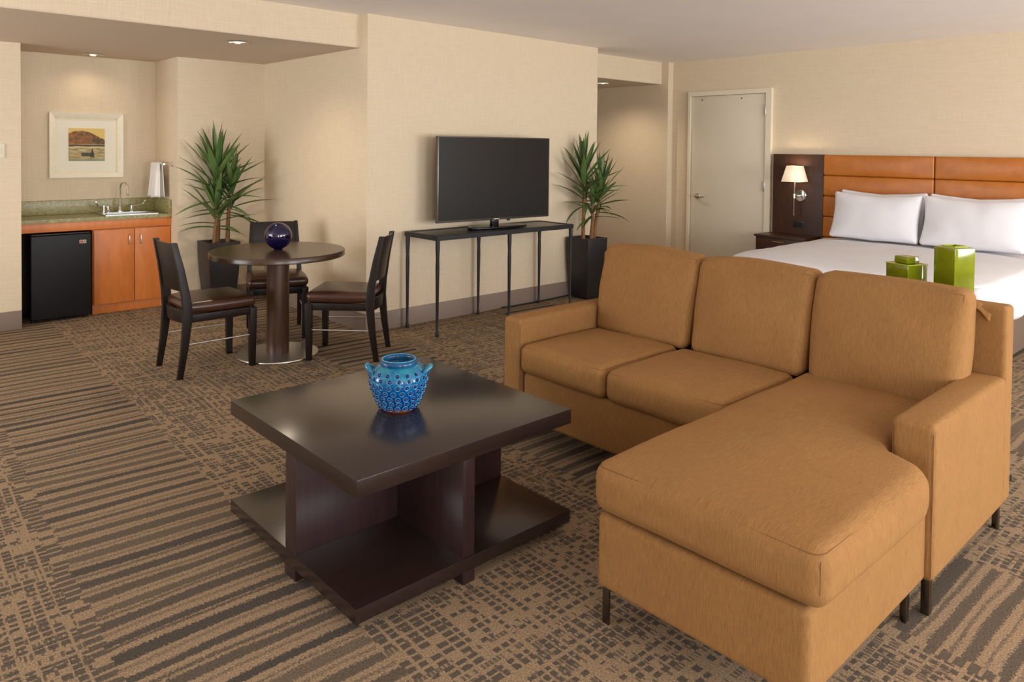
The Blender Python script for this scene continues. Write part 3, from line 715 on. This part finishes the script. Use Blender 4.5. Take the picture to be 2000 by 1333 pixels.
yucca((5.625, 4.975), 'potted yucca in a charcoal planter right of the television console', [(-0.05, 0.0, -0.06, 0.0, 0.90, 1.34, 34, 0.42), (0.06, -0.03, 0.16, -0.06, 0.82, 1.18, 26, 0.38), (-0.01, -0.06, 0.0, -0.08, 0.78, 1.02, 16, 0.32)], 11, 0.8)

# ================================================================ television console
cs = thing('console_table', 'slim black iron console table against the television wall', 'table', (4.31, 4.89, 0))
CX0, CX1, CY0, CY1 = 3.515, 5.085, 4.665, 5.11
rimb = MB()
rimb.box(CX0, CX1, CY0, CY0+0.03, 0.762, 0.80).box(CX0, CX1, CY1-0.03, CY1, 0.762, 0.80).box(CX0, CX0+0.03, CY0+0.03, CY1-0.03, 0.762, 0.80).box(CX1-0.03, CX1, CY0+0.03, CY1-0.03, 0.762, 0.80)
rimb.build('top_frame', M['iron'], cs)
B(CX0+0.03, CX1-0.03, CY0+0.03, CY1-0.03, 0.772, 0.7955).build('top_panel', M['irontop'], cs)
for x in (CX0+0.018, (CX0+CX1)/2, CX1-0.018):
    for y in (CY0+0.018, CY1-0.018):
        P = [(x, y, z) for z in (0.0, 0.02, 0.035, 0.045, 0.2, 0.42, 0.55, 0.62, 0.70, 0.765)]
        MB().tube(P, [0.013, 0.0155, 0.014, 0.0105, 0.012, 0.0145, 0.0165, 0.014, 0.018, 0.0178], 10).build('leg', M['iron'], cs)
# television
tv = thing('television', 'flat television standing on the black iron console', 'television', (4.335, 4.915, 0.80), math.radians(-4))
B(-0.616, 0.616, -0.018, 0.016, 0.066, 0.794).build('bezel', M['bezel'], tv, bevel=0.004, world=False)
B(-0.604, 0.604, -0.0205, -0.0175, 0.084, 0.784).build('screen', M['screen'], tv, world=False)
B(-0.45, 0.45, 0.016, 0.055, 0.12, 0.62).build('rear_housing', M['black'], tv, bevel=0.015, world=False)
B(-0.035, 0.035, -0.012, 0.03, -0.001+0.012, 0.09).build('stand_neck', M['piano'], tv, bevel=0.004, world=False)
bsx = cushion(0.30, 0.125, 0.006, 0.005, (0, 0, 0), 10, 6, 2, lambda p, q, r: (p*(1-0.25*max(0, q)/0.125*abs(p)/0.3), q*(1-0.35*(p/0.3)**2), r+0.0065))
bsx.build('stand_base', M['piano'], tv, world=False)
B(-0.03, 0.03, -0.0215, -0.0185, 0.0705, 0.079).build('logo_plate', M['steel'], tv, world=False)
B(0.13, 0.155, -0.02, 0.0, 0.052, 0.067).build('sensor', M['black'], tv, bevel=0.002, world=False)
# thermostat and cable
th = thing('wall_control', 'small black and white wall control behind the right yucca', 'wall control', (5.724, TVY, 1.50))
B(5.694, 5.754, TVY-0.014, TVY, 1.495, 1.585).build('white_housing', M['plastic'], th, bevel=0.004)
B(5.700, 5.748, TVY-0.017, TVY-0.013, 1.548, 1.578).build('display', M['black'], th)
cb = MB().tube([(4.62, 5.125, 0.012), (4.75, 5.12, 0.007), (5.0, 5.118, 0.007), (5.3, 5.13, 0.007), (5.6, 5.137, 0.012), (5.85, 5.137, 0.02)], 0.006, 8).build('black_cord', M['cablem'])  # plain black cable running from the console along the baseboard
tag(cb, 'black cord lying along the baseboard under the console', 'cord')

# ================================================================ coffee table
cf = thing('coffee_table', 'square dark wood coffee table on a cross of panels with a low shelf', 'table', (1.648, 2.424, 0))
X0, X1, Y0, Y1 = 1.172, 2.124, 1.948, 2.90
px_, py_ = 1.616, 2.388            # where the two upright panels cross
PT, QT, SB, ST = 0.040, 0.026, 0.043, 0.091
B(X0, X1, Y0, Y1, 0.431, 0.487).build('tabletop', M['espresso'], cf, bevel=0.0018)
B(X0+0.004, X1-0.004, py_-PT, py_+PT, ST, 0.431).build('upright_panel', M['espresso_v'], cf, bevel=0.0015)
for y0, y1 in ((Y0+0.004, py_-PT), (py_+PT, Y1-0.004)):
    B(px_-QT, px_+QT, y0, y1, ST, 0.431).build('upright_panel', M['espresso_v'], cf, bevel=0.0015)
B(X0, X1, Y0, Y1, SB, ST).build('shelf', M['espresso'], cf, bevel=0.0018)
for x0, x1, y0, y1 in ((X0+0.001, X0+0.14, py_-PT, py_+PT), (X1-0.14, X1-0.001, py_-PT, py_+PT), (px_-QT, px_+QT, Y0+0.001, Y0+0.10), (px_-QT, px_+QT, Y1-0.10, Y1-0.001)):
    B(x0, x1, y0, y1, 0.0, SB).build('foot', M['espresso_v'], cf, bevel=0.0015)
# blue studded pot
vx, vy, vz = 1.628, 2.400, 0.487
vp = thing('studded_pot', 'turquoise and cobalt glazed pot covered in studs on the coffee table', 'vase', (vx, vy, vz))
prof = [(0.068, 0.0), (0.071, 0.005), (0.077, 0.018), (0.087, 0.040), (0.098, 0.066), (0.107, 0.093), (0.112, 0.115), (0.110, 0.134), (0.100, 0.151), (0.084, 0.164), (0.067, 0.172)]
def rad(z):
    for (r0, z0), (r1, z1) in zip(prof, prof[1:]):
        if z0 <= z <= z1: return r0+(r1-r0)*(z-z0)/(z1-z0)
    return prof[-1][0]
body = [(0.0, 0.0)]+prof+[(0.062, 0.167), (0.078, 0.158), (0.100, 0.13), (0.102, 0.11), (0.078, 0.04), (0.058, 0.012), (0.0, 0.010)]
bo = MB().lathe(body, 56).build('body', M['blueglaze'], vp, world=False, angle=70)
MB().lathe([(0.062, 0.168), (0.068, 0.170), (0.073, 0.175), (0.0745, 0.182), (0.071, 0.189), (0.064, 0.192), (0.058, 0.189), (0.056, 0.182), (0.058, 0.172)], 48).build('rim', M['rimglaze'], vp, world=False, angle=80)
MB().tube([(0.0635*math.cos(a), 0.0635*math.sin(a), 0.1918) for a in [2*math.pi*k/48 for k in range(48)]], 0.0022, 6, closed=True).build('rim_line', M['ringglaze'], vp, world=False)
def stud_mesh(fn, mat):
    return fn
rows = [(0.019, 17), (0.039, 19), (0.060, 20), (0.083, 20), (0.107, 20), (0.131, 19), (0.150, 17)]
me_n = MB().add(*(lambda N: ([(0.0068*math.cos(2*math.pi*k/N)*c, 0.0068*math.sin(2*math.pi*k/N)*c, h_) for c, h_ in ((1, -0.001), (0.85, 0.004), (0.45, 0.0068)) for k in range(N)]+[(0, 0, 0.0075)],
        [[i*N+k, i*N+(k+1) % N, (i+1)*N+(k+1) % N, (i+1)*N+k] for i in range(2) for k in range(N)]+[[2*N+k, 2*N+(k+1) % N, 3*N] for k in range(N)]))(8))
stud0 = me_n.build('stud', M['nubglaze'], vp, world=False, angle=80)
ring0 = MB().tube([(0.0098*math.cos(a), 0.0098*math.sin(a), 0.0003) for a in [2*math.pi*k/12 for k in range(12)]], 0.0016, 4, closed=True).build('stud_ring', M['ringglaze'], stud0, world=False)
first = True
for ri, (z, n) in enumerate(rows):
    r = rad(z); dz = 0.004; nr = Vector((1, 0, -(rad(z+dz)-rad(z-dz))/(2*dz))).normalized()
    for k in range(n):
        a = 2*math.pi*(k+0.5*(ri % 2))/n
        nrm = Vector((nr.x*math.cos(a), nr.x*math.sin(a), nr.z))
        if first: o, rg = stud0, ring0; first = False
        else:
            o = stud0.copy(); col.objects.link(o); o.parent = vp
            rg = ring0.copy(); col.objects.link(rg); rg.parent = o
        o.location = (r*math.cos(a), r*math.sin(a), z); o.rotation_euler = nrm.to_track_quat('Z', 'Y').to_euler()
# two ear handles, to the left and right as seen from the camera
for sgn in (-1, 1):
    d = Vector((0.735, -0.678, 0))*sgn; tdir = Vector((-d.y, d.x, 0))
    pts = []
    for k in range(11):
        a = math.pi*k/10
        pts.append(Vector((0, 0, 0.142))+d*(0.100+0.024*math.sin(a))+tdir*(0.020*math.cos(a))+Vector((0, 0, 0.022*math.sin(a))))
    MB().tube(pts, [0.010]*11, 8).build('ear_handle', M['blueglaze'], vp, world=False, angle=80)

# ================================================================ sectional sofa
sf = thing('sectional_sofa', 'tan fabric sofa with chaise, three back cushions and slim metal legs', 'sofa', (3.0, 1.82, 0))
S = M['sofa']
SX0, SX1, SY0, SY1 = 2.585, 3.47, 0.805, 2.85
def part(mb, c, name, mat, **kw):
    mb.xf(lambda x, y, z: (x+c[0], y+c[1], z+c[2])); return mb.build(name, mat, sf, **kw)
# base rail and seat deck
part(cushion(0.375, 0.89, 0.12, 0.02, (0.004, 0, 0), 4, 10, 4), (2.97, 1.825, 0.24), 'seat_base', S)
# arms
for (y0, y1) in ((2.722, 2.852), (0.803, 0.938)):
    yc, hb_ = (y0+y1)/2, (y1-y0)/2
    ob = part(cushion(0.395, hb_, 0.2535, 0.022, (0.0, 0.003, 0.006), 8, 4, 6), (2.976, yc, 0.3745), 'arm', S)
    for sx_ in (-1, 1):
        pth = [(2.585, yc+sx_*(hb_-0.006), 0.125), (2.583, yc+sx_*(hb_-0.006), 0.60)]
        MB().tube([(2.5835, pth[0][1], 0.13+0.47*k/6) for k in range(7)], 0.0012, 6).build('seam', M['seam'], ob)
# back panel
part(cushion(0.052, 1.022, 0.39, 0.018, (0, 0, 0), 2, 14, 6), (3.42, 1.828, 0.51), 'back_panel', S)
# seat cushions
for (y0, y1, k) in ((2.162, 2.718, 1.0), (1.545, 2.158, 2.0)):
    yc, hb_ = (y0+y1)/2, (y1-y0)/2-0.002
    df = lambda x, y, z, k=k: (x+0.004*nz(x, y, z, 5, k), y, z+0.007*nz(x, y, 0, 4, k))
    ob = part(cushion(0.305, hb_, 0.074, 0.044, (0.008, 0.0, 0.020), 10, 10, 3, df), (2.865, yc, 0.436), 'seat_cushion', S, angle=80)
    sm_ = seam_loop(0.305-0.0122, hb_-0.0122, 0.074-0.0122, 0.03, deform=df, rad=0.0012)
    sm_.xf(lambda x, y, z: (x+2.865, y+yc, z+0.436)); sm_.build('seam', M['seam'], ob)
# chaise base
part(cushion(0.41, 0.345, 0.118, 0.022, (0.003, 0.003, 0), 8, 8, 4), (2.188, 1.172, 0.238), 'chaise_base', S)
# chaise cushion: T-shaped, notched round the right arm
def chaise_df(x, y, z):
    # local x -0.725..0.725 (front to back), narrow the right side behind the arm front
    X = x+2.487; t = min(1.0, max(0.0, (X-2.47)/0.10)); t = t*t*(3-2*t)
    hb_ = 0.3725; yr = (y+hb_)/(2*hb_)          # 0 right edge, 1 left edge
    lo = 0.785+(0.944-0.785)*t
    Y = lo+(1.535-lo)*yr
    zz = z+0.442+0.010*nz(X, Y, 0, 2.6, 4.0)+0.0015*nz(X, Y, z, 30, 1.0)
    return (X, Y, zz)
chc = cushion(0.725, 0.3725, 0.080, 0.052, (0.006, 0.010, 0.030), 26, 14, 3, chaise_df).build('chaise_cushion', S, sf, angle=80)
seam_loop(0.725-0.0145, 0.3725-0.0145, 0.080-0.0145, 0.035, deform=chaise_df, rad=0.0012).build('seam', M['seam'], chc)
MB().tube([chaise_df(-0.725+0.0148, -0.3725+0.0148, -0.030+0.085*k/6) for k in range(7)], 0.0012, 6).build('seam', M['seam'], chc)
# back cushions leaning on the panel
for (y0, y1, k, dz) in ((2.115, 2.735, 1.0, 0.0), (1.515, 2.115, 2.0, 0.0), (0.905, 1.515, 3.0, 0.0)):
    yc, hb_ = (y0+y1)/2, (y1-y0)/2-0.003
    def bdf(x, y, z, yc=yc, hb_=hb_, k=k):
        h = (z+0.235)/0.47                       # 0 bottom, 1 top
        thin = 1.0-0.30*max(0, h-0.55)/0.45      # slimmer towards the top
        X = 3.262+x*thin+0.075*(h-0.35)+0.006*nz(x, y+yc, z, 5, k)
        Y = yc+y*(1-0.035*(1-h))+0.004*nz(0, y, z, 6, k)
        Z = 0.728+z+0.010*nz(y+yc, 0, 0, 3.5, k)*h-0.004*h*abs(y/hb_)**4
        return (X, Y, Z)
    ob = cushion(0.098, hb_, 0.236, 0.045, (0.028, 0.012, 0.006), 4, 12, 10, bdf).build('back_cushion', S, sf, angle=80)
    # seam just below the front top edge and round the face
    loop = []
    a_, c_ = hb_-0.013, 0.236-0.013
    for (yy, zz) in [(-a_+2*a_*i/14, c_) for i in range(15)]+[(a_, c_-2*c_*i/10) for i in range(1, 11)]+[(a_-2*a_*i/14, -c_) for i in range(1, 15)]+[(-a_, -c_+2*c_*i/10) for i in range(1, 10)]:
        loop.append(bdf(-0.098+0.013, yy, zz))
    MB().tube(loop, 0.0012, 6, closed=True).build('seam', M['seam'], ob)
# fabric tab peeping out behind the right-hand back cushion
tabm = MB(); P = []; 
for i in range(7):
    for j in range(5):
        s, t_ = i/6, j/4
        P.append((3.365+0.012*math.sin(s*3.1)-0.02*t_, 0.935-0.075*s, 0.905-0.03*s*s-0.028*t_+0.010*math.sin(s*5)))
tabm.add(P, [[i*5+j, i*5+j+1, (i+1)*5+j+1, (i+1)*5+j] for i in range(6) for j in range(4)])
tbo = tabm.build('fabric_flap', S, sf, angle=80); md = tbo.modifiers.new('thickness', 'SOLIDIFY'); md.thickness = 0.004
# legs: flat blade legs with corner plates
def blade(x, y, sx_, sy_):
    lg = MB().box(x-0.004, x+0.004, y-0.013, y+0.013, 0.0, 0.122)
    lg.box(min(x+sx_*0.004, x+sx_*0.024), max(x+sx_*0.004, x+sx_*0.024), y+sy_*0.009-0.004, y+sy_*0.009+0.004, 0.0, 0.122)
    return lg.build('leg', M['bronze'], sf, bevel=0.001)
blade(1.802, 1.492, 1, 1); blade(1.802, 0.862, 1, -1); blade(2.535, 0.868, -1, -1); blade(2.612, 0.832, 1, -1); blade(3.44, 0.845, -1, -1); blade(2.612, 2.815, 1, 1); blade(3.44, 2.815, -1, 1); blade(2.535, 1.49, -1, 1)
B(3.452, 3.472, 0.8010, 0.8035, 0.195, 0.22).build('side_glide', M['black'], sf)

# ================================================================ sofa-back table with green jars
tt = thing('sofa_table', 'narrow dark table behind the sofa back, under the green jars', 'table', (3.85, 1.5, 0))
B(3.62, 4.02, 0.98, 2.1, 0.69, 0.73).build('tabletop', M['espresso'], tt, bevel=0.002)
for x in (3.65, 3.99):
    for y in (1.01, 2.07): B(x-0.025, x+0.025, y-0.025, y+0.025, 0, 0.69).build('leg', M['espresso_v'], tt, bevel=0.002)
def jar(cx, cy, s, h, label, lidded, rz):
    t = thing('green_jar', label, 'jar', (cx, cy, 0.73), rz, group='lime green square jars')
    def sq(q, z, n=1): return [(-q, -q, z), (q, -q, z), (q, q, z), (-q, q, z)]
    if lidded:
        MB().hexa(sq(s*0.97, 0), sq(s, h-0.0)).build('body', M['green'], t, bevel=0.006, world=False)
        lid = MB().hexa(sq(s*0.62, h+0.001), sq(s*0.60, h+0.034)).build('lid', M['green'], t, bevel=0.007, seg=3, world=False)
        MB().tube([(q[0]*0.995, q[1]*0.995, h-0.002) for q in sq(s, h)], 0.0025, 6, closed=True).build('edge_line', M['greenedge'], t, world=False)
    else:
        vs_ = sq(s*0.98, 0)+sq(s, h-0.012)+sq(s, h)+sq(s*0.62, h+0.006)+sq(s*0.58, h-0.02)+sq(s*0.8, h-0.06)+sq(s*0.8, 0.02)
        fs = [[3, 2, 1, 0]]
        for i in range(6):
            for k in range(4): fs.append([i*4+k, i*4+(k+1) % 4, i*4+4+(k+1) % 4, i*4+4+k])
        fs.append([24, 25, 26, 27])
        MB().add(vs_, fs).build('body', M['green'], t, bevel=0.004, world=False)
        MB().tube([(q[0]*0.6, q[1]*0.6, h+0.005) for q in sq(s, h)], 0.004, 6, closed=True).build('mouth_rim', M['greenedge'], t, world=False)
    return t
jar(3.815, 1.332, 0.0635, 0.238, 'short lime green lidded jar behind the sofa, left of the tall one', True, math.radians(-22))
jar(3.815, 1.128, 0.0585, 0.335, 'tall open lime green square jar behind the sofa', False, math.radians(-27))

# ================================================================ bed and headboard
BYC = 2.41
hd = thing('headboard', 'wide headboard of cognac leather panels between dark wood end panels', 'headboard', (7.57, BYC, 0))
HX = 7.535
for y0, y1 in ((3.452, 4.005), (0.815, 1.368)):
    B(HX+0.005, BX-0.001, y0, y1, 0.02, 1.465).build('end_panel', M['panelwood'], hd, bevel=0.002)
B(HX+0.03, BX-0.001, 1.37, 3.45, 0.02, 1.463).build('backing_board', M['panelwood'], hd)
for (y0, y1) in ((BYC+0.002, 3.45), (1.37, BYC-0.002)):
    for r in range(6):
        z1_ = 1.463-0.211*r; z0_ = z1_-0.209
        mb = cushion(0.024, (y1-y0)/2, (z1_-z0_)/2, 0.016, (0.012, 0, 0), 2, 8, 6)
        mb.xf(lambda x, y, z: (x+HX+0.018, y+(y0+y1)/2, z+(z0_+z1_)/2)); mb.build('leather_panel', M['tanleather'], hd)
bd = thing('king_bed', 'king bed made up in white linen with brown upholstered base', 'bed', (6.5, BYC, 0))
B(5.50, 7.48, BYC-0.955, BYC+0.955, 0.05, 0.37).build('bed_base', M['skirt'], bd, bevel=0.012)
for x in (5.56, 7.4):
    for y in (BYC-0.9, BYC+0.9): B(x-0.03, x+0.03, y-0.03, y+0.03, 0, 0.05).build('foot', M['black'], bd)
cushion(1.0, 0.955, 0.12, 0.05, (0, 0, 0.01), 8, 8, 3, lambda x, y, z: (x+6.49, y+BYC, z+0.49)).build('mattress', M['linen'], bd)
def duv(x, y, z):
    h = (z+0.175)/0.35
    f_ = 1-0.0
    # soft hanging hem: outward flutter near the bottom
    wob = 0.012*(1-h)*math.sin(14*(x+y)+3*math.sin(5*x))
    X, Y = x, y
    if abs(y) > 0.93: Y += wob*(1 if y > 0 else -1)
    if x < -0.95: X -= wob
    # plan corner rounding at the foot
    ax_, ay_ = -x, abs(y)
    px_, py_ = max(0, ax_-0.72), max(0, ay_-0.74)
    if px_ > 0 and py_ > 0:
        L_ = math.hypot(px_, py_); mx_ = max(px_, py_); k_ = mx_/L_; k_ = k_+(1-k_)*0.25
        X = -(0.72+px_*k_); Y = math.copysign(0.74+py_*k_, y)
    sag = 0.035*max(0, (abs(Y)-0.6)/0.4)**2*(h) + 0.03*max(0, (-X-0.6)/0.4)**2*h
    return (X+6.46, Y+BYC, z+0.475-sag+0.006*nz(X, Y, 0, 3, 2)+0.0035*nz(X, Y, 0, 9, 5))
dv = cushion(1.0, 0.99, 0.175, 0.075, (0, 0, 0.012), 34, 34, 5, duv).build('duvet', M['linen'], bd, angle=80)
for (yc, k) in ((BYC+0.405, 1.0), (BYC-0.405, 2.0)):
    for layer in (1, 0):
        def pdf(x, y, z, yc=yc, k=k, layer=layer):
            # lying flat: x length along y-axis of room, y height, z thickness; pinch corners, lean against the headboard
            u_, v_ = x/0.40, y/0.225
            e = (abs(u_)**3)*(abs(v_)**3)
            th_ = z*(1-0.55*max(abs(u_)**4, abs(v_)**4))
            Lx = x*(1-0.06*(1-v_*v_)*abs(u_)**2); Ly = y*(1-0.07*(1-u_*u_)**1.0*abs(v_)**2) - 0.02*(1-abs(u_))
            th_ += 0.008*nz(x, y, z, 7, k+layer)+0.004*nz(x, y, z, 18, k+layer)
            lean = math.radians(16 if layer == 0 else 11)
            xx = -th_*math.cos(lean)+Ly*math.sin(lean); zz = Ly*math.cos(lean)+th_*math.sin(lean)
            return ((7.235 if layer == 0 else 7.42)+xx, yc+Lx+(0.012 if layer else 0), 0.892+(0.012 if layer else 0)+zz)
        mb = cushion(0.40, 0.225, 0.065 if layer == 0 else 0.045, 0.03, (0, 0, 0.03 if layer == 0 else 0.012), 16, 12, 2, pdf)
        o = mb.build('pillow', M['linen'], angle=80)
        o.name = 'pillow'
        side = 'nearer the wall lamp' if k == 1.0 else 'on the far right of the bed'
        tag(o, ('plump white pillow in front, ' if layer == 0 else 'white pillow tucked behind the front pillow, ')+side, 'pillow', 'white pillows on the bed')
# nightstand
ns = thing('nightstand', 'dark wood nightstand with one drawer between the door and the bed', 'nightstand', (7.37, 3.74, 0))
B(7.20, 7.535, 3.47, 4.03, 0.60, 0.62).build('top', M['panelwood'], ns, bevel=0.002)
B(7.225, 7.535, 3.48, 4.02, 0.02, 0.60).build('body', M['panelwood'], ns, bevel=0.002)
dw = B(7.207, 7.225, 3.49, 4.01, 0.40, 0.588).build('drawer', M['panelwood'], ns, bevel=0.003)
MB().tube([(7.207, 3.69, 0.56), (7.19, 3.69, 0.56), (7.19, 3.81, 0.56), (7.207, 3.81, 0.56)], 0.005, 8).build('handle', M['brass'], dw)
# wall lamp
lp = thing('wall_lamp', 'lit swing-arm wall lamp with square cream shade on the dark headboard panel', 'lamp', (HX, 3.70, 1.03))
LXc, LYc = 7.43, 3.705
MB().lathe([(0.0, 0), (0.058, 0), (0.062, -0.006), (0.056, -0.013), (0.0, -0.015)], 32, (HX+0.005, 3.69, 1.03), 'x').build('backplate', M['chrome'], lp)
MB().tube([(HX-0.01, 3.69, 1.03), (LXc+0.03, 3.70, 1.03), (LXc, LYc, 1.03)], 0.008, 10).build('arm', M['chrome'], lp)
MB().tube([(LXc, LYc, 0.825), (LXc, LYc, 1.25)], 0.007, 10).build('stem', M['chrome'], lp)
MB().lathe([(0.0, 0), (0.013, 0), (0.013, 0.045), (0.0, 0.045)], 14, (LXc, LYc, 1.008)).build('knuckle', M['chrome'], lp)
b0, b1 = 0.098, 0.062
shd = MB().add([(LXc+i*b0, LYc+j*b0, 1.18) for i, j in ((-1, -1), (1, -1), (1, 1), (-1, 1))]+[(LXc+i*b1, LYc+j*b1, 1.345) for i, j in ((-1, -1), (1, -1), (1, 1), (-1, 1))], [[0, 1, 5, 4], [1, 2, 6, 5], [2, 3, 7, 6], [3, 0, 4, 7]]).build('lamp_shade', M['shade'], lp)
md = shd.modifiers.new('thickness', 'SOLIDIFY'); md.thickness = 0.003
MB().lathe([(0.0, 0), (0.014, 0), (0.028, 0.035), (0.02, 0.06), (0.0, 0.068)], 16, (LXc, LYc, 1.235)).build('light_bulb', M['bulb'], lp)
d = bpy.data.lights.new('lamp_glow', 'POINT'); d.energy = 2.2; d.color = (1, 0.82, 0.6); d.shadow_soft_size = 0.03
lo_ = bpy.data.objects.new('lamp_glow', d); col.objects.link(lo_); lo_.parent = lp; lo_.location = (LXc-HX, LYc-3.70, 1.325-1.03)
# outlet on the panel
ot = thing('power_outlet', 'black power outlet plate under the wall lamp', 'outlet', (HX, 3.70, 0.73))
B(HX-0.001, HX+0.005, 3.648, 3.765, 0.695, 0.76).build('plate', M['black'], ot, bevel=0.002)
for y in (3.68, 3.732): B(HX-0.003, HX, y-0.016, y+0.016, 0.71, 0.745).build('socket', M['fridge'], ot)
